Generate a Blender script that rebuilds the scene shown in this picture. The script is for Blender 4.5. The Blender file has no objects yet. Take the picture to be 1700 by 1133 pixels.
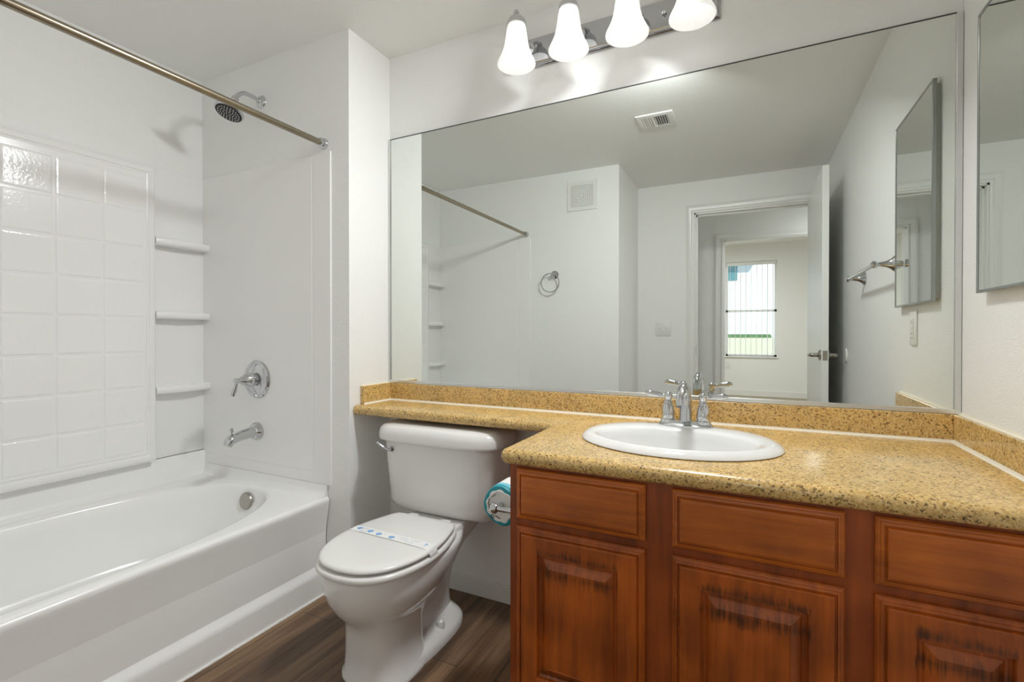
import bpy, bmesh, math, random
from mathutils import Vector, Matrix

PI = math.pi
random.seed(7)
S = bpy.context.scene
C = S.collection

# ------------------------------------------------------------------ camera
cam_data = bpy.data.cameras.new('camera')
cam_data.sensor_width = 36.0
cam_data.lens = 36.0 * 802.03 / 1700.0
cam_data.shift_y = -5.83 / 1700.0
cam_data.clip_start = 0.02
cam_data.clip_end = 200
cam = bpy.data.objects.new('camera', cam_data)
cam.location = (0, 0, 1.1222)
cam.rotation_euler = (PI / 2 - 0.007, 0, 0.4559)
C.objects.link(cam)
S.camera = cam

# ------------------------------------------------------------------ world, sun, exposure
world = bpy.data.worlds.new('sky')
S.world = world
world.use_nodes = True
wn = world.node_tree.nodes
wl = world.node_tree.links
sky = wn.new('ShaderNodeTexSky')
sky.sky_type = 'NISHITA'
sky.sun_disc = False
sky.sun_elevation = math.radians(48)
sky.sun_rotation = math.radians(200)
wl.new(sky.outputs[0], wn['Background'].inputs[0])
wn['Background'].inputs[1].default_value = 0.30

def light(name, kind, loc, energy, color=(1, 1, 1), rot=(0, 0, 0), size=0.1, size_y=None):
    d = bpy.data.lights.new(name, kind)
    d.energy = energy
    d.color = color
    if kind == 'SUN':
        d.angle = size
    elif kind == 'AREA':
        d.size = size
        if size_y:
            d.shape = 'RECTANGLE'
            d.size_y = size_y
    else:
        d.shadow_soft_size = size
    o = bpy.data.objects.new(name, d)
    o.location = loc
    o.rotation_euler = rot
    C.objects.link(o)
    return o

light('sun', 'SUN', (3, -9, 8), 3.0, (1, 0.97, 0.92), (math.radians(-48), 0, math.radians(-28)), 0.01)
BULB_W = 0.035            # each vanity bulb
ROOM_FILL_W = 11.8           # unseen lamp added to the bathroom ceiling as fill
OUTER_FILL_W = 14.0           # unseen lamps added to the hall and the bedroom as fill
WARM = (0.97, 0.985, 1.0)

S.view_settings.view_transform = 'Standard'
S.view_settings.look = 'None'
S.view_settings.exposure = 0.88
S.view_settings.gamma = 1.0
S.view_settings.use_curve_mapping = False
S.cycles.max_bounces = 14
S.cycles.diffuse_bounces = 8
S.cycles.glossy_bounces = 8
S.cycles.sample_clamp_indirect = 6.0

# ------------------------------------------------------------------ materials
def nmat(name):
    m = bpy.data.materials.new(name)
    m.use_nodes = True
    return m, m.node_tree.nodes, m.node_tree.links, m.node_tree.nodes['Principled BSDF']

def srgb(r, g, b):
    f = lambda c: (c / 255 / 12.92) if c / 255 <= 0.04045 else ((c / 255 + 0.055) / 1.055) ** 2.4
    return (f(r), f(g), f(b), 1)

def plain(name, col, rough=0.5, metal=0.0, spec=0.5, coat=0.0):
    m, n, l, p = nmat(name)
    p.inputs['Base Color'].default_value = col if len(col) == 4 else (*col, 1)
    p.inputs['Roughness'].default_value = rough
    p.inputs['Metallic'].default_value = metal
    p.inputs['Specular IOR Level'].default_value = spec
    p.inputs['Coat Weight'].default_value = coat
    p.inputs['Coat Roughness'].default_value = 0.05
    return m

def bumpy(name, col, rough, scale, dist, detail=2.0, spec=0.5, strength=1.0):
    m, n, l, p = nmat(name)
    p.inputs['Base Color'].default_value = col if len(col) == 4 else (*col, 1)
    p.inputs['Roughness'].default_value = rough
    p.inputs['Specular IOR Level'].default_value = spec
    tc = n.new('ShaderNodeTexCoord')
    nz = n.new('ShaderNodeTexNoise')
    nz.inputs['Scale'].default_value = scale
    nz.inputs['Detail'].default_value = detail
    b = n.new('ShaderNodeBump')
    b.inputs['Distance'].default_value = dist
    b.inputs['Strength'].default_value = strength
    l.new(tc.outputs['Object'], nz.inputs['Vector'])
    l.new(nz.outputs[0], b.inputs['Height'])
    l.new(b.outputs[0], p.inputs['Normal'])
    return m

def ramp(n, stops, interp='LINEAR'):
    r = n.new('ShaderNodeValToRGB')
    r.color_ramp.interpolation = interp
    e = r.color_ramp.elements
    while len(e) < len(stops):
        e.new(0.5)
    for i, (pos, col) in enumerate(stops):
        e[i].position = pos
        e[i].color = col if len(col) == 4 else (*col, 1)
    return r

def mixc(n, l, a, b, fac, mode='MIX'):
    x = n.new('ShaderNodeMix')
    x.data_type = 'RGBA'
    x.blend_type = mode
    for sock, v in ((x.inputs[6], a), (x.inputs[7], b), (x.inputs[0], fac)):
        if hasattr(v, 'is_output'):
            l.new(v, sock)
        else:
            sock.default_value = v
    return x.outputs[2]

def mapping(n, l, scale=(1, 1, 1), loc=(0, 0, 0), coord='Object'):
    tc = n.new('ShaderNodeTexCoord')
    mp = n.new('ShaderNodeMapping')
    mp.inputs['Scale'].default_value = scale
    mp.inputs['Location'].default_value = loc
    l.new(tc.outputs[coord], mp.inputs[0])
    return mp.outputs[0]

def noise(n, l, vec, scale, detail=4.0, rough=0.55):
    z = n.new('ShaderNodeTexNoise')
    z.inputs['Scale'].default_value = scale
    z.inputs['Detail'].default_value = detail
    z.inputs['Roughness'].default_value = rough
    l.new(vec, z.inputs['Vector'])
    return z.outputs[0]

M = {}
M['wall'] = bumpy('wall_paint', (0.895, 0.90, 0.885), 0.36, 190, 0.0016, 3.0, 0.4)
M['ceiling'] = bumpy('ceiling_paint', (0.905, 0.907, 0.89), 0.6, 150, 0.0012, 3.0, 0.3)
M['trim'] = plain('trim_paint', (0.86, 0.86, 0.84), 0.3)
M['door'] = plain('door_paint', (0.86, 0.865, 0.845), 0.28)
M['acrylic'] = plain('white_acrylic', (0.91, 0.91, 0.90), 0.16, spec=0.5)
M['tile'] = bumpy('moulded_tile_acrylic', (0.91, 0.91, 0.90), 0.14, 90, 0.0005, 2.0)
M['porcelain'] = plain('porcelain', (0.80, 0.795, 0.775), 0.12, coat=0.3)
M['sinkwhite'] = plain('sink_porcelain', (0.78, 0.78, 0.765), 0.08, coat=0.4)
M['seat'] = plain('toilet_seat_plastic', (0.80, 0.795, 0.775), 0.2)
M['chrome'] = plain('chrome', (0.62, 0.63, 0.645), 0.07, 1.0)
M['chrome_plate'] = plain('polished_chrome_plate', (0.50, 0.51, 0.535), 0.04, 1.0)
M['channel'] = plain('mirror_channel_metal', (0.72, 0.73, 0.72), 0.25, 1.0)
M['nickel'] = plain('brushed_nickel', (0.33, 0.285, 0.215), 0.27, 1.0)
M['satin'] = plain('satin_nickel', (0.45, 0.43, 0.39), 0.28, 1.0)
M['mirror'] = plain('mirror_silver', (0.79, 0.82, 0.785), 0.0, 1.0)
M['cabframe'] = plain('cabinet_frame_chrome', (0.42, 0.43, 0.42), 0.2, 1.0)
M['edge'] = plain('mirror_dark_edge', (0.06, 0.065, 0.06), 0.4)
M['cabinetwhite'] = plain('white_enamel', (0.78, 0.78, 0.72), 0.35)
M['plastic'] = plain('white_plastic', (0.83, 0.83, 0.81), 0.35)
M['ivory'] = plain('ivory_plastic', (0.80, 0.80, 0.775), 0.4)
M['dark'] = plain('dark_gap', (0.02, 0.02, 0.018), 0.8)
M['black'] = plain('black_rubber', (0.015, 0.015, 0.015), 0.5)
M['caulk'] = plain('caulk', (0.82, 0.76, 0.62), 0.5)
M['caulkwhite'] = plain('white_caulk', (0.85, 0.84, 0.82), 0.5)
M['paper'] = plain('paper', (0.82, 0.82, 0.80), 0.8)
M['print'] = plain('blue_print', (0.20, 0.40, 0.72), 0.8)
M['faint'] = plain('faint_blue_print', (0.62, 0.69, 0.78), 0.8)
M['teal'] = plain('teal_wrapper', (0.012, 0.30, 0.36), 0.45)
M['skyblue'] = plain('light_blue_wrapper', (0.22, 0.58, 0.70), 0.5)
M['ink'] = plain('grey_ink', (0.08, 0.08, 0.09), 0.7)

# lamp glass: glows because the bulb inside is lit
def lamp_glass():
    m, n, l, p = nmat('frosted_ribbed_glass')
    p.inputs['Base Color'].default_value = (0.9, 0.89, 0.86, 1)
    p.inputs['Roughness'].default_value = 0.35
    tr = n.new('ShaderNodeBsdfTranslucent')
    tr.inputs[0].default_value = (0.92, 0.91, 0.88, 1)
    mx = n.new('ShaderNodeMixShader')
    mx.inputs[0].default_value = 0.6
    l.new(p.outputs[0], mx.inputs[1])
    l.new(tr.outputs[0], mx.inputs[2])
    em = n.new('ShaderNodeEmission')
    em.inputs[0].default_value = (*WARM, 1)
    em.inputs[1].default_value = 0.10
    ad = n.new('ShaderNodeAddShader')
    l.new(mx.outputs[0], ad.inputs[0])
    l.new(em.outputs[0], ad.inputs[1])
    l.new(ad.outputs[0], n['Material Output'].inputs[0])
    return m
M['glass'] = lamp_glass()

def emitter(name, col, strength):
    m, n, l, p = nmat(name)
    p.inputs['Base Color'].default_value = (0.9, 0.9, 0.9, 1)
    p.inputs['Emission Color'].default_value = (*col, 1)
    p.inputs['Emission Strength'].default_value = strength
    return m
M['bulb'] = emitter('lit_bulb', WARM, 0.7)

def pane():
    m, n, l, p = nmat('window_pane')
    g = n.new('ShaderNodeBsdfTransparent')
    g.inputs[0].default_value = (0.93, 0.95, 0.95, 1)
    gl = n.new('ShaderNodeBsdfGlossy')
    gl.inputs['Roughness'].default_value = 0.02
    mx = n.new('ShaderNodeMixShader')
    mx.inputs[0].default_value = 0.06
    l.new(g.outputs[0], mx.inputs[1])
    l.new(gl.outputs[0], mx.inputs[2])
    l.new(mx.outputs[0], n['Material Output'].inputs[0])
    return m
M['pane'] = pane()

def granite():
    m, n, l, p = nmat('speckled_gold_granite')
    v = mapping(n, l)
    vo = n.new('ShaderNodeTexVoronoi')
    vo.inputs['Scale'].default_value = 260
    l.new(v, vo.inputs['Vector'])
    sep = n.new('ShaderNodeSeparateColor')
    l.new(vo.outputs['Color'], sep.inputs[0])
    r = ramp(n, [(0.0, srgb(112, 90, 54)), (0.08, srgb(150, 122, 76)), (0.18, srgb(202, 165, 98)),
                 (0.5, srgb(218, 185, 121)), (0.8, srgb(230, 202, 143)), (1.0, srgb(200, 158, 88))])
    l.new(sep.outputs[0], r.inputs[0])
    n1 = noise(n, l, v, 14, 3)
    r1 = ramp(n, [(0.3, (0.82, 0.80, 0.74)), (0.7, (1.06, 1.02, 0.96))])
    l.new(n1, r1.inputs[0])
    c = mixc(n, l, r.outputs[0], r1.outputs[0], 1.0, 'MULTIPLY')
    n2 = noise(n, l, v, 150, 2, 0.5)
    r2 = ramp(n, [(0.64, (0, 0, 0)), (0.70, (0.85, 0.85, 0.85))])
    l.new(n2, r2.inputs[0])
    c = mixc(n, l, c, srgb(66, 54, 36), r2.outputs[0])
    l.new(c, p.inputs['Base Color'])
    p.inputs['Roughness'].default_value = 0.26
    p.inputs['Coat Weight'].default_value = 0.25
    p.inputs['Coat Roughness'].default_value = 0.10
    return m
M['granite'] = granite()

def wood(name, axis, light_c, dark_c, stains=()):
    """stained cabinet wood, grain along axis; stains: heights (z) of old drip marks left under the mouldings"""
    m, n, l, p = nmat(name)
    sc = {'x': (2.0, 30, 30), 'z': (30, 30, 2.0)}[axis]
    v = mapping(n, l, sc)
    g = noise(n, l, v, 1.6, 6, 0.6)
    v2 = mapping(n, l)
    blot = noise(n, l, v2, 7, 3, 0.5)
    r = ramp(n, [(0.33, dark_c), (0.66, light_c)])
    ad = n.new('ShaderNodeMath')
    ad.operation = 'MULTIPLY_ADD'
    ad.inputs[1].default_value = 0.5
    l.new(g, ad.inputs[0])
    mu = n.new('ShaderNodeMath')
    mu.operation = 'MULTIPLY'
    mu.inputs[1].default_value = 0.5
    l.new(blot, mu.inputs[0])
    l.new(mu.outputs[0], ad.inputs[2])
    l.new(ad.outputs[0], r.inputs[0])
    c = r.outputs[0]
    if stains:
        tc = n.new('ShaderNodeTexCoord')
        sp = n.new('ShaderNodeSeparateXYZ')
        l.new(tc.outputs['Object'], sp.inputs[0])
        streak = noise(n, l, mapping(n, l, (190, 1, 14)), 1.0, 3, 0.65)
        patch = noise(n, l, mapping(n, l), 22, 2, 0.5)

        def band(sock, centre, half, hi):
            d = n.new('ShaderNodeMath')
            d.operation = 'SUBTRACT'
            d.inputs[1].default_value = centre
            l.new(sock, d.inputs[0])
            ab = n.new('ShaderNodeMath')
            ab.operation = 'ABSOLUTE'
            l.new(d.outputs[0], ab.inputs[0])
            mr = n.new('ShaderNodeMapRange')
            mr.inputs[1].default_value = 0.0
            mr.inputs[2].default_value = half
            mr.inputs[3].default_value = hi
            mr.inputs[4].default_value = 0.0
            l.new(ab.outputs[0], mr.inputs[0])
            return mr.outputs[0]

        def math2(op, a_, b_):
            m_ = n.new('ShaderNodeMath')
            m_.operation = op
            for i_, v_ in enumerate((a_, b_)):
                if hasattr(v_, 'is_output'):
                    l.new(v_, m_.inputs[i_])
                else:
                    m_.inputs[i_].default_value = v_
            return m_.outputs[0]
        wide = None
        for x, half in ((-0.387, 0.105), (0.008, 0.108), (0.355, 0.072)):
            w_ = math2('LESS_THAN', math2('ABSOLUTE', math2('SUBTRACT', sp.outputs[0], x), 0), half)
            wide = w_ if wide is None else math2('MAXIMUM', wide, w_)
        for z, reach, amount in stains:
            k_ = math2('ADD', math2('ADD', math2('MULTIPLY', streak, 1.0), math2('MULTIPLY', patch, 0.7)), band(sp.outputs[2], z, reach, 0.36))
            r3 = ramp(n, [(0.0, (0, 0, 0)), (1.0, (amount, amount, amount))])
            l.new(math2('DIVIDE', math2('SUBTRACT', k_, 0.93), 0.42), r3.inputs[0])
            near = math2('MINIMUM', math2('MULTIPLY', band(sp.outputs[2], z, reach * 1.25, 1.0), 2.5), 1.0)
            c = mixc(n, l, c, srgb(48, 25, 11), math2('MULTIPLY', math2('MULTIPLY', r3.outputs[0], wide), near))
    l.new(c, p.inputs['Base Color'])
    p.inputs['Roughness'].default_value = 0.36
    p.inputs['Coat Weight'].default_value = 0.08
    p.inputs['Coat Roughness'].default_value = 0.15
    return m
WL, WD = srgb(206, 112, 34), srgb(136, 65, 16)
M['wood_x'] = wood('stained_wood_drawer', 'x', WL, WD)
M['wood_z'] = wood('stained_wood_frame', 'z', srgb(170, 82, 25), srgb(100, 44, 12))
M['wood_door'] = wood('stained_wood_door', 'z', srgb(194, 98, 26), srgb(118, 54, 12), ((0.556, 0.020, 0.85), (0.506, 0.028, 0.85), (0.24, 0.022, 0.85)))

def planks():
    m, n, l, p = nmat('brown_vinyl_planks')
    tc = n.new('ShaderNodeTexCoord')
    mp = n.new('ShaderNodeMapping')
    mp.inputs['Rotation'].default_value = (0, 0, PI / 2)
    mp.inputs['Location'].default_value = (-1.066, 0.005, 0)
    l.new(tc.outputs['Object'], mp.inputs[0])
    br = n.new('ShaderNodeTexBrick')
    br.offset = 0.37
    br.inputs['Scale'].default_value = 1.0
    br.inputs['Brick Width'].default_value = 1.22
    br.inputs['Row Height'].default_value = 0.146
    br.inputs['Mortar Size'].default_value = 0.0012
    br.inputs['Color1'].default_value = (0.15, 0.15, 0.15, 1)
    br.inputs['Color2'].default_value = (0.85, 0.85, 0.85, 1)
    br.inputs['Mortar'].default_value = (0.0, 0.0, 0.0, 1)
    l.new(mp.outputs[0], br.inputs['Vector'])
    g = noise(n, l, mapping(n, l, (34, 1.6, 1)), 1.2, 6, 0.62)
    b = noise(n, l, mapping(n, l, (7, 0.9, 1)), 1.3, 3, 0.5)
    a = n.new('ShaderNodeMath')
    a.operation = 'ADD'
    l.new(g, a.inputs[0])
    l.new(b, a.inputs[1])
    hl = n.new('ShaderNodeMath')
    hl.operation = 'MULTIPLY'
    hl.inputs[1].default_value = 0.5
    l.new(a.outputs[0], hl.inputs[0])
    r = ramp(n, [(0.34, srgb(62, 48, 36)), (0.5, srgb(112, 88, 66)), (0.66, srgb(154, 128, 100))])
    l.new(hl.outputs[0], r.inputs[0])
    r2 = ramp(n, [(0.0, (0.72, 0.72, 0.74)), (1.0, (1.18, 1.08, 0.96))])
    l.new(br.outputs['Color'], r2.inputs[0])
    c = mixc(n, l, r.outputs[0], r2.outputs[0], 1.0, 'MULTIPLY')
    c = mixc(n, l, c, srgb(38, 29, 22), br.outputs['Fac'])
    l.new(c, p.inputs['Base Color'])
    p.inputs['Roughness'].default_value = 0.42
    return m
M['floor'] = planks()
M['carpet'] = bumpy('beige_carpet', srgb(176, 164, 142), 0.95, 300, 0.004, 3)
M['stucco'] = bumpy('white_stucco', (0.86, 0.86, 0.84), 0.9, 60, 0.004)
M['cream'] = bumpy('cream_stucco', (0.70, 0.66, 0.50), 0.9, 60, 0.004)
M['roof'] = plain('grey_roof', (0.16, 0.17, 0.20), 0.8)
M['tealglass'] = plain('far_window_glass', (0.10, 0.26, 0.28), 0.1)
M['hedge'] = bumpy('hedge_green', (0.10, 0.20, 0.07), 0.9, 40, 0.03)
M['ground'] = bumpy('pale_gravel', (0.45, 0.42, 0.36), 0.95, 80, 0.01)

# ------------------------------------------------------------------ mesh helpers
ORG = {}

def finish(name, bm, mats, parent=None, sharp=35, merge=False):
    if merge:
        bmesh.ops.remove_doubles(bm, verts=bm.verts, dist=1e-5)
    bmesh.ops.recalc_face_normals(bm, faces=bm.faces)
    me = bpy.data.meshes.new(name)
    bm.to_mesh(me)
    bm.free()
    for mt in (mats if isinstance(mats, (list, tuple)) else [mats]):
        me.materials.append(mt)
    me.polygons.foreach_set('use_smooth', [True] * len(me.polygons))
    me.set_sharp_from_angle(angle=math.radians(sharp))
    o = bpy.data.objects.new(name, me)
    C.objects.link(o)
    if parent is not None:
        org = ORG[parent.name]
        me.transform(Matrix.Translation(-org))
        o.parent = parent
        ORG[o.name] = org
    else:
        ORG[o.name] = Vector((0, 0, 0))
    return o

def thing(name, label, cat, loc=(0, 0, 0), group=None):
    o = bpy.data.objects.new(name, None)
    o.empty_display_size = 0.05
    o.location = loc
    C.objects.link(o)
    o['label'] = label
    o['category'] = cat
    if group:
        o['group'] = group
    ORG[o.name] = Vector(loc)
    return o

def tag(o, label, cat, group=None):
    o['label'] = label
    o['category'] = cat
    if group:
        o['group'] = group
    return o

def struct(name, bm, mat, label, cat, sharp=35):
    o = finish(name, bm, mat, None, sharp)
    o['kind'] = 'structure'
    return tag(o, label, cat)

def recenter(o, loc):
    """move the origin of a single-mesh thing to its base"""
    o.data.transform(Matrix.Translation(-Vector(loc)))
    o.location = loc
    return o

def B():
    return bmesh.new()

def box(bm, x0, x1, y0, y1, z0, z1, bev=0.0, seg=3, mi=0):
    vs = [bm.verts.new(p) for p in ((x0, y0, z0), (x1, y0, z0), (x1, y1, z0), (x0, y1, z0),
                                    (x0, y0, z1), (x1, y0, z1), (x1, y1, z1), (x0, y1, z1))]
    fs = [bm.faces.new([vs[i] for i in f]) for f in
          ((0, 3, 2, 1), (4, 5, 6, 7), (0, 1, 5, 4), (1, 2, 6, 5), (2, 3, 7, 6), (3, 0, 4, 7))]
    for f in fs:
        f.material_index = mi
    if bev:
        es = list({e for f in fs for e in f.edges})
        r = bmesh.ops.bevel(bm, geom=es, offset=bev, segments=seg, affect='EDGES', profile=0.5)
        for f in r['faces']:
            f.material_index = mi
    return vs

def vbox(bm, x0, x1, y0, y1, z0, z1, corners, bev, seg=5):
    """box with only the named vertical edges rounded"""
    vs = box(bm, x0, x1, y0, y1, z0, z1)
    es = []
    for a, b in ((0, 4), (1, 5), (2, 6), (3, 7)):
        if (vs[a].co.x, vs[a].co.y) in corners:
            es += [e for e in vs[a].link_edges if e.other_vert(vs[a]) == vs[b]]
    bmesh.ops.bevel(bm, geom=es, offset=bev, segments=seg, affect='EDGES', profile=0.5)

def loft(bm, loops, cap0=True, cap1=True, closed=True, mi=0):
    rows = [[bm.verts.new(p) for p in lp] for lp in loops]
    for a, b in zip(rows, rows[1:]):
        n = len(a)
        for i in range(n if closed else n - 1):
            j = (i + 1) % n
            f = bm.faces.new((a[i], a[j], b[j], b[i]))
            f.material_index = mi
    if cap0:
        bm.faces.new(rows[0][::-1]).material_index = mi
    if cap1:
        bm.faces.new(rows[-1]).material_index = mi
    return rows

def frame_for(d):
    d = Vector(d).normalized()
    up = Vector((0, 0, 1)) if abs(d.z) < 0.9 else Vector((1, 0, 0))
    a = d.cross(up).normalized()
    return a, a.cross(d).normalized()

def lathe(bm, prof, origin, axis=(0, 0, 1), n=28, cap0=True, cap1=True, mi=0, wob=None):
    """prof: list of (radius, distance along axis)"""
    o = Vector(origin)
    d = Vector(axis).normalized()
    a, b = frame_for(d)
    loops = []
    for k, (r, h) in enumerate(prof):
        lp = []
        for i in range(n):
            t = 2 * PI * i / n
            rr = r * (wob(t, k) if wob else 1)
            lp.append(o + d * h + (a * math.cos(t) + b * math.sin(t)) * rr)
        loops.append(lp)
    return loft(bm, loops, cap0, cap1, mi=mi)

def spline(pts, k=6):
    pts = [Vector(p) for p in pts]
    q = [pts[0] * 2 - pts[1]] + pts + [pts[-1] * 2 - pts[-2]]
    out = []
    for i in range(1, len(q) - 2):
        p0, p1, p2, p3 = q[i - 1:i + 3]
        for s in range(k):
            t = s / k
            out.append(0.5 * ((2 * p1) + (p2 - p0) * t + (2 * p0 - 5 * p1 + 4 * p2 - p3) * t * t
                              + (3 * p1 - p0 - 3 * p2 + p3) * t ** 3))
    out.append(pts[-1])
    return out

def tube(bm, pts, rad, n=14, smooth=6, mi=0, flat=1.0, cap=True):
    """rad: number or one radius per given point"""
    m = len(pts)
    if smooth > 1 and m > 2:
        path = spline(pts, smooth)
    else:
        path = [Vector(p) for p in pts]
        smooth = 1
    def r_at(i):
        if not hasattr(rad, '__len__'):
            return rad
        t = i / smooth
        k = min(int(t), m - 2)
        return rad[k] + (rad[k + 1] - rad[k]) * (t - k)
    d = (path[1] - path[0]).normalized()
    a, b = frame_for(d)
    loops = []
    for i, p in enumerate(path):
        nd = (path[min(i + 1, len(path) - 1)] - path[max(i - 1, 0)]).normalized()
        q = d.rotation_difference(nd)
        a, b, d = q @ a, q @ b, nd
        r = r_at(i)
        loops.append([p + a * math.cos(2 * PI * j / n) * r + b * math.sin(2 * PI * j / n) * r * flat for j in range(n)])
    return loft(bm, loops, cap, cap, mi=mi)

def ball(bm, c, r, n=16, mi=0, sz=1.0):
    k = n // 2
    prof = [(max(1e-4, r * math.sin(PI * i / k)), -r * sz * math.cos(PI * i / k)) for i in range(k + 1)]
    lathe(bm, prof, c, (0, 0, 1), n, mi=mi)

def sq_dirs(k=10):
    """points around the unit square, corners included"""
    out = []
    for (ax, ay), (bx, by) in (((1, -1), (1, 1)), ((1, 1), (-1, 1)), ((-1, 1), (-1, -1)), ((-1, -1), (1, -1))):
        for i in range(k):
            t = i / k
            out.append((ax + (bx - ax) * t, ay + (by - ay) * t))
    return out

def sup(cx, cy, a, b, z, p, k=10, dx=None):
    """superellipse loop; p=None is the rectangle"""
    out = []
    for x, y in sq_dirs(k):
        if p:
            s = (abs(x) ** p + abs(y) ** p) ** (-1 / p)
        else:
            s = 1
        out.append(Vector((cx + x * s * a, cy + y * s * b, z)))
    return out

def torus(bm, c, R, r, axis, n=40, k=10, mi=0, squash=1.0):
    a, b = frame_for(axis)
    d = Vector(axis).normalized()
    c = Vector(c)
    rows = []
    for i in range(n):
        t = 2 * PI * i / n
        u = a * math.cos(t) + b * math.sin(t) * squash
        rows.append([bm.verts.new(c + u * R + (u * math.cos(2 * PI * j / k) + d * math.sin(2 * PI * j / k)) * r) for j in range(k)])
    for i in range(n):
        A, Bq = rows[i], rows[(i + 1) % n]
        for j in range(k):
            bm.faces.new((A[j], A[(j + 1) % k], Bq[(j + 1) % k], Bq[j])).material_index = mi

# ------------------------------------------------------------------ room measures (metres)
YB = 1.80                 # mirror wall
XL, XR = -1.5264, 0.5422  # side walls of the vanity nook
YS = 1.5403               # wall at the tap end of the tub
YO = -0.0834              # wall at the other end of the tub
XS = -2.535               # wall along the tub
XB = -0.8926              # corner of the wing wall opposite
YD = -0.7862              # wall with the door
H = 2.4183
XT, ZT = -1.6394, 0.4126  # tub front and rim

# ------------------------------------------------------------------ setting
b = B(); box(b, -2.64, 1.7, -1.99, 1.9, -0.06, 0.0)
struct('floor', b, M['floor'], 'brown wood-look vinyl plank floor of the bathroom', 'floor')
b = B(); box(b, -2.64, 1.9, -6.3, -1.99, -0.06, 0.0)
struct('floor_bedroom', b, M['carpet'], 'beige carpet of the far room seen in the mirror', 'carpet')
b = B(); box(b, -2.64, 1.7, -2.04, 1.9, H, H + 0.08)
struct('ceiling', b, M['ceiling'], 'white textured bathroom ceiling', 'ceiling')
b = B(); box(b, -2.64, 1.9, -6.3, -2.04, 2.75, 2.83)
struct('ceiling_bedroom', b, M['ceiling'], 'white ceiling of the far room beyond the hall', 'ceiling')
b = B(); box(b, XS - 0.1, XR + 0.1, YB, YB + 0.1, 0, H)
struct('wall_back', b, M['wall'], 'white wall behind the wide mirror and vanity', 'wall')
b = B(); vbox(b, XS - 0.1, XL, YS, YB, 0, H, {(XL, YS)}, 0.022)
struct('wall_left', b, M['wall'], 'white wing wall with rounded corner between shower and toilet', 'wall')
b = B(); box(b, XS - 0.1, XS, YO - 0.1, YB + 0.1, 0, H)
struct('wall_alcove', b, M['wall'], 'white wall along the long side of the bathtub', 'wall')
b = B(); vbox(b, XS - 0.1, XB, YD - 0.12, YO, 0, H, {(XB, YO)}, 0.022)
struct('wall_foot', b, M['wall'], 'white wall with towel ring and fan grille, seen in the mirror', 'wall')
DX0, DX1, DZ = -0.425, 0.448, 2.155
b = B()
box(b, XB, DX0, YD - 0.12, YD, 0, H)
box(b, DX1, XR + 0.1, YD - 0.12, YD, 0, H)
box(b, DX0, DX1, YD - 0.12, YD, DZ, H)
struct('wall_front', b, M['wall'], 'white wall around the doorway, seen in the mirror', 'wall')
b = B(); box(b, XR, XR + 0.1, YD - 0.12, YB + 0.1, 0, H)
struct('wall_right', b, M['wall'], 'white glossy textured wall right of the vanity', 'wall')
# hall
HY = -1.93
OX0, OX1, OZ = -0.243, 0.75, 2.10
b = B()
box(b, -1.6, OX0, HY - 0.11, HY, 0, H)
box(b, OX1, 1.7, HY - 0.11, HY, 0, H)
box(b, OX0, OX1, HY - 0.11, HY, OZ, H)
box(b, -2.64, -1.6, HY - 0.11, YD - 0.12, 0, H)
box(b, 1.6, 1.7, HY - 0.11, YD - 0.02, 0, H)
box(b, XR + 0.1, 1.6, YD - 0.12, YD - 0.02, 0, H)
struct('wall_hall', b, M['wall'], 'grey-shaded hall walls beyond the bathroom door', 'wall')
# bedroom
WY = -6.2
WX0, WX1, WZ0, WZ1 = -0.385, 0.445, 0.715, 2.44
b = B()
box(b, -2.64, WX0, WY - 0.12, WY, 0, 2.75)
box(b, WX1, 1.9, WY - 0.12, WY, 0, 2.75)
box(b, WX0, WX1, WY - 0.12, WY, 0, WZ0)
box(b, WX0, WX1, WY - 0.12, WY, WZ1, 2.75)
box(b, -2.64, -2.54, WY, HY - 0.11, 0, 2.75)
box(b, 1.8, 1.9, WY, HY - 0.11, 0, 2.75)
box(b, -2.54, 1.8, HY - 0.11, HY - 0.10, H, 2.75)
struct('wall_bedroom', b, M['wall'], 'white walls of the far room around the tall window', 'wall')

# baseboards
def baseboard(name, x0, x1, y0, y1, label, h=0.07):
    b = B()
    box(b, x0, x1, y0, y1, 0, h)
    es = [e for e in b.edges if all(abs(v.co.z - h) < 1e-6 for v in e.verts)]
    bmesh.ops.bevel(b, geom=es, offset=0.004, segments=2, affect='EDGES')
    return struct(name, b, M['trim'], label, 'baseboard')
baseboard('baseboard_back', XL, -0.58, YB - 0.013, YB, 'low white baseboard behind the toilet')
baseboard('baseboard_left', XL, XL + 0.013, YS + 0.03, YB - 0.013, 'white baseboard on the wing wall beside the toilet')
baseboard('baseboard_foot', XT + 0.03, XB - 0.03, YO, YO + 0.013, 'white baseboard under the towel ring wall')
baseboard('baseboard_front', XB, DX0 - 0.08, YD, YD + 0.013, 'white baseboard beside the door frame')
baseboard('baseboard_right', XR - 0.013, XR, YD, 1.16, 'white baseboard along the right wall')
baseboard('baseboard_bedroom', -2.5, 1.8, WY, WY + 0.015, 'white baseboard under the far window', 0.10)

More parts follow.
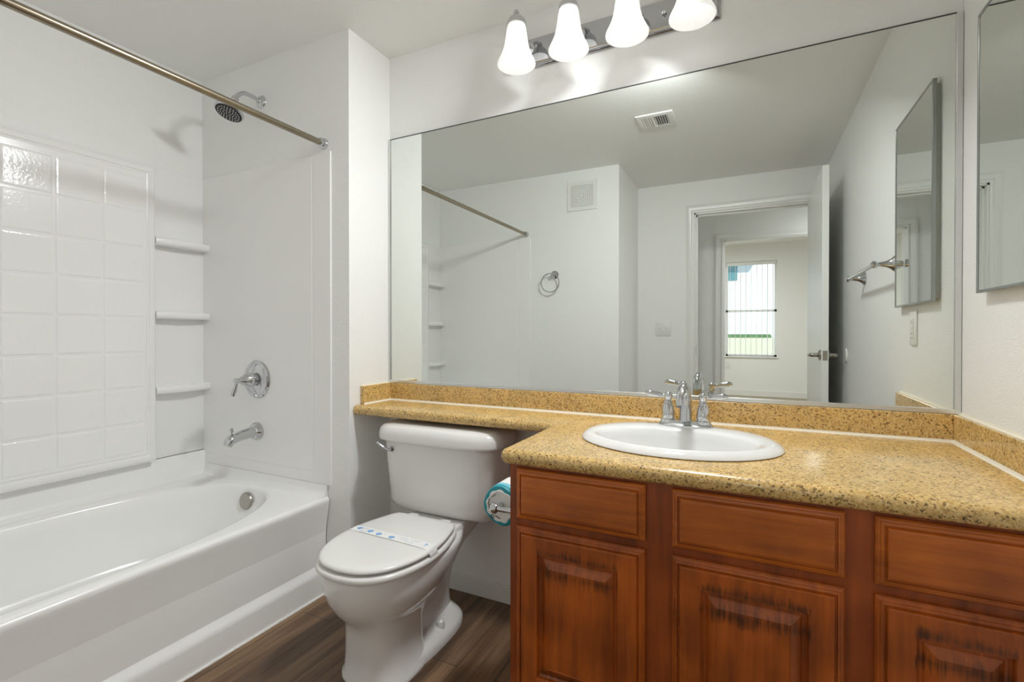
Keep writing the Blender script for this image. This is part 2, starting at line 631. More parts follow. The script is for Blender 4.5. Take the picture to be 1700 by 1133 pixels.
# door casing (bathroom side) and jambs
def casing(bm, x0, x1, ztop, y, w, out, s=1):
    """moulded casing round an opening, s=+1 towards +y"""
    prof = [(0, 0), (0, 0.010), (0.008, 0.014), (0.02, 0.014), (0.026, 0.010), (0.05, 0.012), (w - 0.01, 0.017), (w, 0.014), (w, 0)]
    loops = []
    for d, h in prof:
        loops.append([Vector((x0 - d, y + s * h * out, 0)), Vector((x0 - d, y + s * h * out, ztop + d)),
                      Vector((x1 + d, y + s * h * out, ztop + d)), Vector((x1 + d, y + s * h * out, 0))])
    loft(bm, loops, False, False, closed=False)
b = B()
casing(b, DX0 + 0.006, DX1 - 0.006, DZ - 0.006, YD, 0.07, 1.0)
box(b, DX0, DX0 + 0.018, YD - 0.121, YD + 0.001, 0, DZ)
box(b, DX1 - 0.018, DX1, YD - 0.121, YD + 0.001, 0, DZ)
box(b, DX0, DX1, YD - 0.121, YD + 0.001, DZ - 0.018, DZ)
box(b, DX0 + 0.018, DX0 + 0.030, YD - 0.075, YD - 0.04, 0, DZ - 0.018)
box(b, DX0 + 0.018, DX1 - 0.018, YD - 0.075, YD - 0.04, DZ - 0.030, DZ - 0.018)
tr1 = struct('trim_1', b, M['trim'], 'white moulded casing around the bathroom doorway', 'door frame')
b = B(); box(b, DX0 + 0.018, DX0 + 0.0195, YD - 0.034, YD - 0.008, 0.955, 1.02)
finish('strike_plate', b, M['satin'], tr1)
b = B()
casing(b, OX0 + 0.004, OX1 - 0.004, OZ - 0.004, HY, 0.08, 1.0)
box(b, OX0, OX0 + 0.015, HY - 0.112, HY + 0.001, 0, OZ)
box(b, OX1 - 0.015, OX1, HY - 0.112, HY + 0.001, 0, OZ)
box(b, OX0, OX1, HY - 0.112, HY + 0.001, OZ - 0.015, OZ)
struct('trim_2', b, M['trim'], 'white casing around the second doorway across the hall', 'door frame')

# door leaf standing open along the right wall
door = thing('door_1', 'white flush bathroom door standing open, edge-on in the mirror', 'door', (0.425, YD, 0))
door['kind'] = 'structure'
DL0, DL1, DYF = 0.405, 0.442, 0.055
b = B(); box(b, DL0, DL1, YD + 0.012, DYF, 0.012, 2.165, 0.002, 1)
finish('leaf', b, M['door'], door)
for sgn, xf in ((-1, DL0), (1, DL1)):
    b = B()
    yk, zk = DYF - 0.06, 0.99
    lathe(b, [(0.033, 0), (0.033, 0.004), (0.026, 0.010), (0.014, 0.012), (0.013, 0.022)], (xf, yk, zk), (sgn, 0, 0), 24)
    if sgn < 0:
        tube(b, [(xf - 0.022, yk, zk), (xf - 0.045, yk, zk), (xf - 0.055, yk - 0.02, zk), (xf - 0.055, yk - 0.11, zk - 0.002)],
             [0.013, 0.013, 0.011, 0.008], 12)
    else:
        tube(b, [(xf + 0.022, yk, zk), (xf + 0.040, yk, zk), (xf + 0.048, yk - 0.02, zk), (xf + 0.048, yk - 0.11, zk - 0.002)],
             [0.013, 0.013, 0.011, 0.008], 12)
    finish('lever_handle', b, M['satin'], door)
b = B()
box(b, DL0 + 0.006, DL1 - 0.006, DYF - 0.0005, DYF + 0.001, 0.96, 1.02)
lathe(b, [(0.007, 0), (0.007, 0.006)], ((DL0 + DL1) / 2, DYF, 0.99), (0, 1, 0), 12)
finish('latch_plate', b, M['satin'], door)

# far window
win = thing('window_1', 'tall white sash window in the far room, seen in the mirror', 'window', ((WX0 + WX1) / 2, WY, WZ0))
win['kind'] = 'structure'
b = B()
zm = (WZ0 + WZ1) / 2 - 0.03
for x0, x1, z0, z1 in ((WX0, WX0 + 0.035, WZ0, WZ1), (WX1 - 0.035, WX1, WZ0, WZ1), (WX0, WX1, WZ0, WZ0 + 0.035),
                       (WX0, WX1, WZ1 - 0.035, WZ1), (WX0, WX1, zm - 0.02, zm + 0.02)):
    box(b, x0, x1, WY - 0.09, WY - 0.05, z0, z1)
finish('window_frame', b, M['trim'], win)
for z0, z1 in ((WZ0 + 0.035, zm - 0.02), (zm + 0.02, WZ1 - 0.035)):
    b = B(); box(b, WX0 + 0.035, WX1 - 0.035, WY - 0.073, WY - 0.069, z0, z1)
    finish('pane', b, M['pane'], win)
b = B(); box(b, WX0 - 0.02, WX1 + 0.02, WY - 0.05, WY + 0.03, WZ0 - 0.02, WZ0, 0.004, 2)
finish('window_sill', b, M['trim'], win)

# ------------------------------------------------------------------ bathtub
tub = thing('bathtub', 'white built-in bathtub with a flat front apron', 'bathtub', ((XS + XT) / 2, (YS + YO) / 2, 0))
b = B()
cx, cy = (XS + 0.008 + XT - 0.022) / 2, (YS + YO) / 2
hx, hy = (XT - 0.022 - XS - 0.008) / 2, (YS - YO) / 2 - 0.004
ox, oy = -2.080, cy
K = 14
loops = [sup(cx, cy, hx, hy, 0.02, None, K), sup(cx, cy, hx, hy, ZT, None, K)]
for z, a, bb, p in ((ZT, 0.398, 0.775, 2.35), (ZT - 0.003, 0.386, 0.763, 2.35), (ZT - 0.014, 0.376, 0.753, 2.35), (ZT - 0.06, 0.368, 0.742, 2.4),
                    (0.25, 0.345, 0.70, 2.7), (0.15, 0.318, 0.655, 3.0), (0.11, 0.285, 0.61, 3.0), (0.095, 0.22, 0.52, 3.0), (0.09, 0.08, 0.25, 2.5)):
    loops.append(sup(ox, oy, a, bb, z, p, K))
loft(b, loops)
finish('basin', b, M['acrylic'], tub, 50)
# apron: a profile drawn along the tub, with the moulded ledge near the floor
b = B()
prof = [(XT - 0.05, 0.0), (XT, 0.0), (XT, 0.088), (XT - 0.0015, 0.097), (XT - 0.006, 0.106), (XT - 0.014, 0.115), (XT - 0.022, 0.126), (XT - 0.0275, 0.138), (XT - 0.030, 0.152),
        (XT - 0.0298, 0.17), (XT - 0.0275, 0.205), (XT - 0.0220, 0.26), (XT - 0.0135, 0.32), (XT - 0.0045, ZT - 0.036), (XT - 0.001, ZT - 0.022), (XT - 0.001, ZT - 0.012), (XT - 0.004, ZT - 0.005), (XT - 0.010, ZT - 0.001), (XT - 0.016, ZT), (XT - 0.022, ZT), (XT - 0.022, ZT - 0.02), (XT - 0.05, ZT - 0.03)]
loft(b, [[Vector((x, y, z)) for x, z in prof] for y in (YO + 0.004, YS - 0.004)])
finish('apron', b, M['acrylic'], tub, 50)
b = B()
# upstand of the tub against the walls, coved into the deck
def cove(bm, p0, p1, nrm, z0, z1, t):
    p0, p1, nrm = Vector(p0), Vector(p1), Vector(nrm)
    pr = [(0.0, z0 - 0.01), (t + 0.03, z0 - 0.001), (t + 0.012, z0 + 0.008), (t + 0.003, z0 + 0.026), (t, z0 + 0.05), (t, z1 - 0.006), (t - 0.004, z1), (0, z1)]
    loft(bm, [[p + nrm * d + Vector((0, 0, z)) for d, z in pr] for p in (p0, p1)])
cove(b, (XS + 0.002, YO + 0.004, 0), (XS + 0.002, YS - 0.004, 0), (1, 0, 0), ZT, 0.527, 0.020)
cove(b, (XS + 0.002, YS - 0.002, 0), (XT - 0.012, YS - 0.002, 0), (0, -1, 0), ZT, 0.461, 0.006)
cove(b, (XS + 0.002, YO + 0.002, 0), (XT - 0.012, YO + 0.002, 0), (0, 1, 0), ZT, 0.461, 0.006)
finish('tile_flange', b, M['acrylic'], tub, 50)
b = B()
lathe(b, [(0.040, 0), (0.040, 0.006), (0.036, 0.012), (0.030, 0.013)], (-2.085, 1.4635, 0.350), (0, -1, 0.16), 32)
box(b, -2.088, -2.082, 1.449, 1.452, 0.315, 0.327)
finish('overflow_plate', b, M['satin'], tub)
b = B()
tube(b, [(XT + 0.003, YO + 0.01, 0.003), (XT + 0.003, YS - 0.005, 0.003)], 0.005, 8)
finish('caulk_bead', b, M['caulkwhite'], tub)

# ------------------------------------------------------------------ shower surround
sur = thing('shower_surround', 'glossy white moulded shower surround with tile pattern', 'shower surround', (XS, (YS + YO) / 2, ZT + 0.1))
ZS0, ZS1 = 0.53, 1.915
PX = -2.462
P0, P1 = (YS + YO) / 2 - 0.555, (YS + YO) / 2 + 0.558
b = B()
box(b, XS, XS + 0.012, YO + 0.004, YS - 0.004, ZS0, ZS1, 0.003, 2)
finish('back_sheet', b, M['acrylic'], sur)
b = B()
# raised centre panel, stepped moulding at its rim
def nest(bm, y0, y1, z0, z1, steps, cap=True):
    loft(bm, [[Vector((x, y0 + i, z0 + i)), Vector((x, y1 - i, z0 + i)), Vector((x, y1 - i, z1 - i)), Vector((x, y0 + i, z1 - i))] for i, x in steps], False, cap)
nest(b, P0, P1, ZS0 + 0.002, 1.892, [(0, XS + 0.01), (0, PX - 0.018), (0.003, PX - 0.009), (0.010, PX - 0.003), (0.018, PX), (0.030, PX + 0.001),
                                     (0.034, PX - 0.003), (0.040, PX - 0.004), (0.044, PX), (0.050, PX)])
finish('centre_panel', b, M['acrylic'], sur, 5)
b = B()
TW = 0.158
ny = 6
y_r = P1 - 0.052
z_t = 1.828
for i in range(ny + 1):
    for j in range(9):
        ya, yb2 = y_r - (i + 1) * TW, y_r - i * TW
        if i == ny:
            ya = P0 + 0.052
        za, zb = z_t - (j + 1) * TW, z_t - j * TW
        za = max(za, ZS0 + 0.055)
        if zb - za < 0.03 or yb2 - ya < 0.03:
            continue
        g = 0.004
        loft(b, [[Vector((x, ya + q, za + q)), Vector((x, yb2 - q, za + q)), Vector((x, yb2 - q, zb - q)), Vector((x, ya + q, zb - q))]
                 for q, x in ((g, PX - 0.002), (g + 0.001, PX + 0.001), (g + 0.004, PX + 0.0022), (g + 0.009, PX + 0.0027))], False, True)
finish('tile_field', b, M['tile'], sur, 3)
# end panels: flat sheet with an embossed centre
for sgn, y in ((-1, YS), (1, YO)):
    b = B()
    def yy(h):
        return y + sgn * h
    x0, x1 = XS + 0.010, -1.628
    steps = [((0, 0, 0, 0), 0.0), ((0, 0, 0, 0), 0.0045), ((0.002, 0.002, 0.002, 0.002), 0.006),
             ((0.002, 0.105, 0.045, 0.002), 0.006), ((0.002, 0.107, 0.047, 0.002), 0.0045), ((0.002, 0.111, 0.051, 0.002), 0.0045),
             ((0.002, 0.114, 0.054, 0.002), 0.0062)]
    zb0 = 0.4612
    loft(b, [[Vector((x0 + l_, yy(h), zb0 + bt)), Vector((x1 - r_, yy(h), zb0 + bt)), Vector((x1 - r_, yy(h), ZS1 - tp)), Vector((x0 + l_, yy(h), ZS1 - tp))]
             for (l_, r_, bt, tp), h in [((a_[0] , a_[1], a_[2], a_[3]), h_) for a_, h_ in steps]], False, True)
    finish('end_panel', b, M['acrylic'], sur, 5)
# corner shelves
for ya, yb2 in ((P1 + 0.002, YS - 0.0055), (YO + 0.0055, P0 - 0.002)):
    for zc in (1.560, 1.213, 0.858):
        b = B()
        top, bot = [], []
        k = 12
        for t in range(k + 1):
            s = t / k
            bow = 0.066 + 0.016 * math.sin(PI * s)
            top.append((XS + bow, ya + (yb2 - ya) * s))
        loops = []
        for ins, dz in ((0.014, -0.019), (0.004, -0.016), (0, -0.008), (0, 0.007), (0.004, 0.014), (0.012, 0.017)):
            lp = [Vector((x - ins, yv, zc + dz)) for x, yv in top]
            lp += [Vector((XS + 0.010, yb2, zc + dz)), Vector((XS + 0.010, ya, zc + dz))]
            loops.append(lp)
        loft(b, loops)
        finish('shelf', b, M['acrylic'], sur, 50)

# ------------------------------------------------------------------ shower fittings
RX, RZ = -1.669, 1.953
rod = thing('shower_curtain_rod', 'straight brushed nickel shower curtain rod above the tub', 'curtain rod', (RX, YS, RZ))
b = B(); tube(b, [(RX, YO + 0.004, RZ), (RX, YS - 0.004, RZ)], 0.0128, 20)
finish('rod', b, M['nickel'], rod)
for y, s in ((YS, -1), (YO, 1)):
    b = B()
    lathe(b, [(0.024, 0), (0.024, 0.006), (0.0215, 0.010), (0.0215, 0.016), (0.019, 0.019), (0.019, 0.028), (0.014, 0.030)], (RX, y, RZ), (0, s, 0), 28)
    finish('end_flange', b, M['chrome'], rod)

HX, HZ = -2.078, 2.222
sh = thing('overhead_shower', 'round chrome shower head on a bent arm, black spray face', 'shower head', (HX, YS, HZ))
b = B(); lathe(b, [(0.031, 0), (0.030, 0.004), (0.024, 0.010), (0.012, 0.013), (0.011, 0.016)], (HX, YS, HZ), (0, -1, 0), 28)
finish('wall_flange', b, M['chrome'], sh)
b = B(); tube(b, [(HX, YS - 0.005, HZ), (HX, YS - 0.04, HZ + 0.006), (HX, YS - 0.085, HZ + 0.004), (HX, YS - 0.115, HZ - 0.016), (HX, YS - 0.132, HZ - 0.042)], 0.0095, 14)
finish('arm', b, M['chrome'], sh)
ax = Vector((0.0, -0.36, -0.93)).normalized()
hp = Vector((HX, YS - 0.134, HZ - 0.046))
b = B()
lathe(b, [(0.011, -0.012), (0.015, -0.008), (0.015, 0.004), (0.012, 0.008), (0.013, 0.014), (0.017, 0.020), (0.017, 0.030), (0.030, 0.042),
          (0.052, 0.055), (0.060, 0.064), (0.060, 0.072), (0.055, 0.076)], hp, ax, 36)
finish('head', b, M['chrome'], sh)
b = B()
lathe(b, [(0.054, 0.0762), (0.054, 0.0775), (0.050, 0.0785)], hp, ax, 36)
fa, fb = frame_for(ax)
for R_, cnt in ((0.010, 5), (0.021, 10), (0.032, 16), (0.043, 22)):
    for i in range(cnt):
        t = 2 * PI * i / cnt
        c = hp + ax * 0.0785 + (fa * math.cos(t) + fb * math.sin(t)) * R_
        lathe(b, [(0.0024, 0), (0.0018, 0.002)], c, ax, 6, mi=1)
finish('spray_face', b, [M['black'], M['plastic']], sh)

VX, VZ, VY = -2.104, 0.907, YS - 0.0064
val = thing('shower_valve', 'round chrome shower valve plate with a small lever', 'shower valve', (VX, VY, VZ))
b = B()
lathe(b, [(0.090, 0), (0.090, 0.004), (0.086, 0.009), (0.078, 0.010), (0.074, 0.007), (0.070, 0.009), (0.062, 0.014), (0.030, 0.018)], (VX, VY, VZ), (0, -1, 0), 48)
finish('escutcheon', b, M['chrome'], val)
b = B()
lathe(b, [(0.026, 0.012), (0.026, 0.030), (0.034, 0.032), (0.035, 0.040), (0.033, 0.050), (0.028, 0.065), (0.018, 0.082), (0.011, 0.090), (0.010, 0.096), (0.013, 0.099), (0.013, 0.112), (0.009, 0.116)],
      (VX, VY, VZ), (0, -1, 0), 32)
finish('handle_hub', b, M['chrome'], val)
b = B()
tube(b, [(VX, VY - 0.105, VZ), (VX - 0.004, VY - 0.107, VZ - 0.022), (VX - 0.010, VY - 0.110, VZ - 0.045), (VX - 0.016, VY - 0.112, VZ - 0.068)], [0.006, 0.0075, 0.010, 0.009], 12)
finish('lever', b, M['chrome'], val)

sp = thing('tub_spout', 'chrome tub spout with a diverter knob on top', 'tub spout', (VX, VY, 0.660))
b = B()
lathe(b, [(0.041, 0), (0.041, 0.012), (0.038, 0.016), (0.034, 0.024), (0.027, 0.030)], (VX, VY, 0.660), (0, -1, 0), 32)
finish('wall_flange', b, M['chrome'], sp)
b = B()
tube(b, [(VX, VY - 0.02, 0.660), (VX, VY - 0.06, 0.657), (VX, VY - 0.10, 0.650), (VX, VY - 0.135, 0.640), (VX, VY - 0.150, 0.618)], [0.027, 0.024, 0.022, 0.023, 0.019], 20)
finish('spout', b, M['chrome'], sp)
b = B()
lathe(b, [(0.004, 0), (0.004, 0.018), (0.009, 0.020), (0.009, 0.026), (0.006, 0.030), (0.008, 0.033), (0.004, 0.038)], (VX, VY - 0.130, 0.658), (0, 0, 1), 16)
finish('diverter_knob', b, M['chrome'], sp)

# ------------------------------------------------------------------ toilet
TX = -1.105
toi = thing('toilet', 'white two-piece toilet with closed lid, tank under the shelf', 'toilet', (TX, 1.40, 0))

def egg(pts, k=5, cxo=TX):
    """closed outline from right-half points (dx, y), front to back"""
    r = [Vector((p[0], p[1], 0)) for p in pts]
    full = spline(r, k)
    left = [Vector((-p.x, p.y, 0)) for p in full[-2:0:-1]]
    return [Vector((cxo + p.x, p.y, 0)) for p in full + left]

def ring(base, z, ins=0.0, sc=1.0, c=None):
    """outline at height z, pulled in by ins"""
    n = len(base)
    c = c or sum(base, Vector()) / n
    out = []
    for i, p in enumerate(base):
        t = (base[(i + 1) % n] - base[i - 1])
        nn = Vector((-t.y, t.x, 0))
        nn = nn.normalized() if nn.length > 1e-9 else Vector((0, 0, 0))
        if nn.dot(c - p) < 0:
            nn = -nn
        q = c + (p - c) * sc + nn * ins
        out.append(Vector((q.x, q.y, z)))
    return out

def body(z, yf, yb, hw, p=2.3, back=None):
    """horizontal section: rounder in front, squarer behind"""
    ym = yf + (yb - yf) * 0.48
    out = []
    n = 48
    for i in range(n):
        t = 2 * PI * i / n
        s, c = math.sin(t), math.cos(t)
        pp = p if s < 0 else (back or p)
        sc = (abs(s) ** pp + abs(c) ** pp) ** (-1 / pp)
        out.append(Vector((TX + c * sc * hw, ym + s * sc * ((ym - yf) if s < 0 else (yb - ym)), z)))
    return out
b = B()
loft(b, [body(0.0, 1.150, 1.40, 0.124, 2.8, 3.4), body(0.012, 1.150, 1.40, 0.124, 2.8, 3.4), body(0.020, 1.157, 1.395, 0.115, 2.8, 3.4), body(0.08, 1.155, 1.39, 0.109, 2.8, 3.4),
         body(0.16, 1.148, 1.40, 0.104, 2.6, 3.2), body(0.19, 1.140, 1.43, 0.106, 2.5, 3), body(0.215, 1.125, 1.48, 0.116, 2.3), body(0.245, 1.098, 1.52, 0.146, 2.2), body(0.285, 1.076, 1.56, 0.170, 2.2),
         body(0.325, 1.066, 1.60, 0.181, 2.2), body(0.362, 1.064, 1.64, 0.184, 2.2, 2.2), body(0.376, 1.066, 1.64, 0.182, 2.2, 2.2), body(0.382, 1.074, 1.63, 0.175, 2.2, 2.2)])
# deck under the tank and the trapway behind
loft(b, [body(0.0, 1.30, 1.64, 0.070, 3), body(0.06, 1.30, 1.635, 0.058, 3), body(0.12, 1.30, 1.63, 0.052, 3), body(0.20, 1.32, 1.65, 0.060, 3), body(0.29, 1.36, 1.71, 0.088, 3.2),
         body(0.35, 1.42, 1.77, 0.122, 3.6), body(0.385, 1.44, 1.78, 0.128, 4.5), body(0.396, 1.46, 1.775, 0.122, 5)])
# foot flange that carries the floor bolts
loft(b, [body(0.0, 1.22, 1.660, 0.124, 3.0), body(0.020, 1.22, 1.660, 0.124, 3.0), body(0.032, 1.225, 1.652, 0.116, 3.0), body(0.046, 1.24, 1.64, 0.098, 3), body(0.060, 1.26, 1.63, 0.060, 3)])
finish('bowl', b, M['porcelain'], toi, 60)
SEAT = [(0, 1.048), (0.075, 1.062), (0.135, 1.106), (0.174, 1.18), (0.191, 1.27), (0.186, 1.36), (0.168, 1.435), (0.148, 1.488), (0.122, 1.508), (0, 1.512)]
LID = [(0, 1.058), (0.072, 1.071), (0.130, 1.114), (0.168, 1.185), (0.184, 1.27), (0.178, 1.36), (0.157, 1.445), (0.140, 1.490), (0.115, 1.510), (0, 1.514)]
so, lo = egg(SEAT), egg(LID)
b = B()
hole = [Vector((TX + 0.62 * (p.x - TX), 1.28 + 0.66 * (p.y - 1.28), 0)) for p in so]
rows = [ring(so, 0.3825, 0.004), ring(so, 0.387), ring(so, 0.396), ring(so, 0.4015, 0.004), ring(so, 0.403, 0.012), ring(hole, 0.403), ring(hole, 0.385), ring(so, 0.3825, 0.004)]
loft(b, rows, False, False)
finish('seat', b, M['seat'], toi, 60)
b = B()
loft(b, [ring(lo, 0.4095, 0.005), ring(lo, 0.4125), ring(lo, 0.417), ring(lo, 0.422, 0.004), ring(lo, 0.4245, 0.012), ring(lo, 0.4262, 0.0, 0.85), ring(lo, 0.4268, 0.0, 0.4)])
finish('seat_lid', b, M['seat'], toi, 60)
for s in (-1, 1):
    b = B()
    box(b, TX + s * 0.075 - 0.022, TX + s * 0.075 + 0.022, 1.500, 1.538, 0.393, 0.417, 0.006, 3)
    finish('hinge', b, M['seat'], toi)
    b = B()
    lathe(b, [(0.0165, 0), (0.0165, 0.014), (0.013, 0.026), (0.006, 0.031)], (TX + s * 0.088, 1.475, 0.040), (0, 0, 1), 20)
    finish('bolt_cap', b, M['seat'], toi)
# tank
KX = -1.112
def tk(z, hw, yf, yb=1.786, p=4.6):
    return sup(KX, (yf + yb) / 2, hw, (yb - yf) / 2, z, p, 10)
b = B()
loft(b, [tk(0.398, 0.212, 1.60), tk(0.401, 0.228, 1.588), tk(0.415, 0.241, 1.572), tk(0.44, 0.247, 1.562), tk(0.60, 0.258, 1.548), tk(0.697, 0.263, 1.543)])
finish('tank', b, M['porcelain'], toi, 60)
b = B()
def tl(z, ins, lift=0.0):
    return tk(z, 0.286 - ins, 1.517 + ins, 1.792 - ins * 0.3, 4.2)
loft(b, [tl(0.690, 0.016), tl(0.6885, 0.008), tl(0.692, 0.001), tl(0.700, 0), tl(0.722, 0.001), tl(0.738, 0.006), tl(0.750, 0.018), tl(0.756, 0.036), tl(0.758, 0.06), tl(0.759, 0.10)])
finish('tank_lid', b, M['porcelain'], toi, 60)
b = B()
lathe(b, [(0.013, -0.004), (0.013, 0.008), (0.010, 0.012), (0.008, 0.016)], (-1.306, 1.562, 0.653), (0, -1, 0), 20)
tube(b, [(-1.303, 1.545, 0.651), (-1.322, 1.538, 0.655), (-1.342, 1.530, 0.668), (-1.359, 1.524, 0.682)], [0.009, 0.008, 0.0085, 0.010], 12, flat=0.7)
finish('flush_lever', b, M['chrome'], toi)

# paper strip across the lid
st = thing('sanitary_strip', 'white paper strip with blue printed paw marks across the toilet lid', 'paper strip', (TX, 1.29, 0.427))
b = B()
path = []
import_pts = [(-0.170, 0.4263), (-0.10, 0.4280), (0.0, 0.4284), (0.10, 0.4280), (0.155, 0.4272), (0.174, 0.4235), (0.184, 0.4160), (0.187, 0.4080), (0.188, 0.400)]
def stripy(dx):
    return 1.300 - 0.03 * dx
rowsA = []
for dx, z in import_pts:
    w = 0.021
    y = stripy(dx)
    rowsA.append([Vector((TX + dx, y - w, z)), Vector((TX + dx, y + w, z)), Vector((TX + dx + 0.0002, y + w, z + 0.0007)), Vector((TX + dx + 0.0002, y - w, z + 0.0007))])
loft(b, rowsA)
finish('paper_band', b, M['paper'], st, 60)
b = B()
def disc(bm, x, y, z, r, n=10, mi=0, h=0.0004):
    lathe(bm, [(r, 0), (r, h)], (x, y, z), (0, 0, 1), n, mi=mi)
b.free()
for dx, off in ((-0.142, 0.004), (-0.088, -0.001), (-0.045, -0.006), (0.012, -0.006), (0.146, 0.004)):
    x, y, z = TX + dx, stripy(dx) + off, 0.4289 - (0.0013 if abs(dx) > 0.13 else 0)
    b = B()
    disc(b, x, y - 0.003, z, 0.0072)
    for k in range(4):
        t = PI * (0.12 + 0.76 * k / 3)
        disc(b, x + 0.0098 * math.cos(t), y - 0.002 + 0.0098 * math.sin(t), z, 0.0036)
    finish('paw_print', b, M['print'], st)
for dx, oy in ((-0.12, 0.010), (-0.07, 0.012), (0.055, 0.010), (0.065, -0.002), (0.09, -0.010), (0.105, 0.008), (-0.11, -0.012)):
    x, y = TX + dx, stripy(dx) + oy
    b = B()
    box(b, x - 0.018, x + 0.018, y - 0.0012, y + 0.0012, 0.4287, 0.4291)
    finish('printed_line', b, M['faint'], st)

# ------------------------------------------------------------------ vanity cabinet
CX0, CYF, CZ = -0.578, 1.168, 0.775
van = thing('vanity_cabinet', 'reddish brown wooden vanity cabinet with raised-panel doors', 'vanity cabinet', (0, 1.45, 0))
b = B()
box(b, CX0, XR - 0.002, CYF + 0.001, YB - 0.014, 0.10, CZ - 0.001)
box(b, CX0 + 0.01, XR - 0.002, CYF + 0.07, YB - 0.014, 0.0, 0.10)
# the sink bowl needs room: open the top by keeping the carcass hollow
finish('carcass', b, M['wood_z'], van)
def front(bm, x0, x1, z0, z1, steps):
    loft(bm, [[Vector((x0 + i, CYF - o, z0 + i)), Vector((x1 - i, CYF - o, z0 + i)), Vector((x1 - i, CYF - o, z1 - i)), Vector((x0 + i, CYF - o, z1 - i))] for i, o in steps], True, True)
EDGE = [(0, 0.0), (0, 0.008), (0.003, 0.0115), (0.007, 0.0125), (0.008, 0.0145), (0.0125, 0.0155), (0.0135, 0.0115), (0.0160, 0.0115), (0.0185, 0.0180), (0.0205, 0.0195)]
DR = ((-0.555, -0.2185), (-0.158, 0.1745), (0.2235, 0.487))
for x0, x1 in DR:
    b = B(); front(b, x0, x1, 0.632, 0.766, EDGE + [(0.024, 0.020)])
    finish('drawer', b, M['wood_x'], van, 4)
for x0, x1 in DR:
    b = B()
    front(b, x0, x1, 0.165, 0.612, EDGE + [(0.062, 0.0195), (0.0635, 0.0175), (0.065, 0.009), (0.069, 0.0055), (0.0735, 0.0055), (0.076, 0.0075), (0.0945, 0.0185), (0.0955, 0.0168), (0.098, 0.0168)])
    finish('door', b, M['wood_door'], van, 4)

# ------------------------------------------------------------------ countertop
ct = thing('countertop', 'speckled gold granite countertop with a shelf over the toilet tank', 'countertop', (0, 1.5, 0.775))
CTZ = 0.815
SF = 1.560      # shelf front
CL = -0.600     # left edge of the deep part
CF = 1.140      # front edge
out = [(XL + 0.002, YB - 0.002), (XL + 0.002, SF)]
fr = 0.055
for i in range(9):
    t = PI / 2 * i / 8
    out.append((CL - fr + fr * math.sin(t), SF - fr + fr * math.cos(t)))
rr = 0.022
for i in range(7):
    t = PI / 2 * i / 6
    out.append((CL + rr - rr * math.cos(t), CF + rr - rr * math.sin(t)))
out += [(XR - 0.002, CF), (XR - 0.002, YB - 0.002)]
b = B()
# rounded edge as a loft of inset outlines
n = len(out)
P = [Vector((x, y, 0)) for x, y in out]
NRM = []
for i in range(n):
    e0 = (P[i] - P[i - 1]).normalized()
    e1 = (P[(i + 1) % n] - P[i]).normalized()
    n0, n1 = Vector((-e0.y, e0.x, 0)), Vector((-e1.y, e1.x, 0))
    m_ = (n0 + n1).normalized()
    NRM.append(m_ / max(0.35, m_.dot(n1)))
def inset(i_, z):
    lp = []
    for p, q in zip(P, NRM):
        v = p + q * i_
        if p.y > YB - 0.01:
            v.y = p.y
        if p.x > XR - 0.01 or p.x < XL + 0.01:
            v.x = p.x
        lp.append(Vector((v.x, v.y, z)))
    return lp
R_ = 0.017
loops = [inset(R_ + 0.003, CZ)]
for i in range(7):
    t = -PI / 2 + PI * i / 6
    loops.append(inset(R_ - R_ * math.cos(t), (CZ + CTZ) / 2 + (CTZ - CZ) / 2 * math.sin(t)))
loft(b, loops)
tmp = finish('slab', b, M['granite'], ct, 50)
SKX, SKY = -0.186, 1.447
# cut the sink opening
cb = B()
lathe(cb, [(1, -0.2), (1, 0.2)], (0, 0, 0), (0, 0, 1), 64)
for v in cb.verts:
    v.co = Vector((SKX + v.co.x * 0.245, SKY + v.co.y * 0.188, CTZ + v.co.z)) - ORG[ct.name]
bmesh.ops.recalc_face_normals(cb, faces=cb.faces)
cme = bpy.data.meshes.new('cutter'); cb.to_mesh(cme); cb.free()
cut = bpy.data.objects.new('cutter', cme); C.objects.link(cut); cut.parent = ct
car = [c for c in van.children if c.name.startswith('carcass')][0]
cb2 = bmesh.new(); cb2.from_mesh(cme); cme2 = bpy.data.meshes.new('cutter_b'); cb2.to_mesh(cme2); cb2.free()
cme2.transform(Matrix.Translation(ORG[ct.name] - ORG[van.name]))
cut2 = bpy.data.objects.new('cutter_b', cme2); C.objects.link(cut2); cut2.parent = van
for o, cc in ((tmp, cut), (car, cut2)):
    md = o.modifiers.new('opening', 'BOOLEAN'); md.operation = 'DIFFERENCE'; md.object = cc; md.solver = 'EXACT'
bpy.context.view_layer.update()
dg = bpy.context.evaluated_depsgraph_get()
for o in (tmp, car):
    nm = bpy.data.meshes.new_from_object(o.evaluated_get(dg))
    o.modifiers.clear()
    o.data = nm
for o in (cut, cut2):
    me_ = o.data
    bpy.data.objects.remove(o)
    bpy.data.meshes.remove(me_)
BS = 0.893
b = B(); box(b, XL + 0.020, XR - 0.020, YB - 0.020, YB - 0.001, CTZ, BS, 0.0015, 1)
finish('backsplash', b, M['granite'], ct)
b = B(); box(b, XL + 0.001, XL + 0.020, SF + 0.045, YB - 0.001, CTZ, BS + 0.002, 0.0015, 1)
finish('side_splash', b, M['granite'], ct)
b = B(); box(b, XR - 0.020, XR - 0.001, CF + 0.06, YB - 0.001, CTZ, BS, 0.0015, 1)
finish('side_splash', b, M['granite'], ct)
b = B()
def wedge(bm, p0, p1, nrm, s=0.006):
    p0, p1, nrm = Vector(p0), Vector(p1), Vector(nrm)
    loft(bm, [[p, p + nrm * s, p + nrm * s * 0.3 + Vector((0, 0, s * 0.35)), p + Vector((0, 0, s))] for p in (p0, p1)])
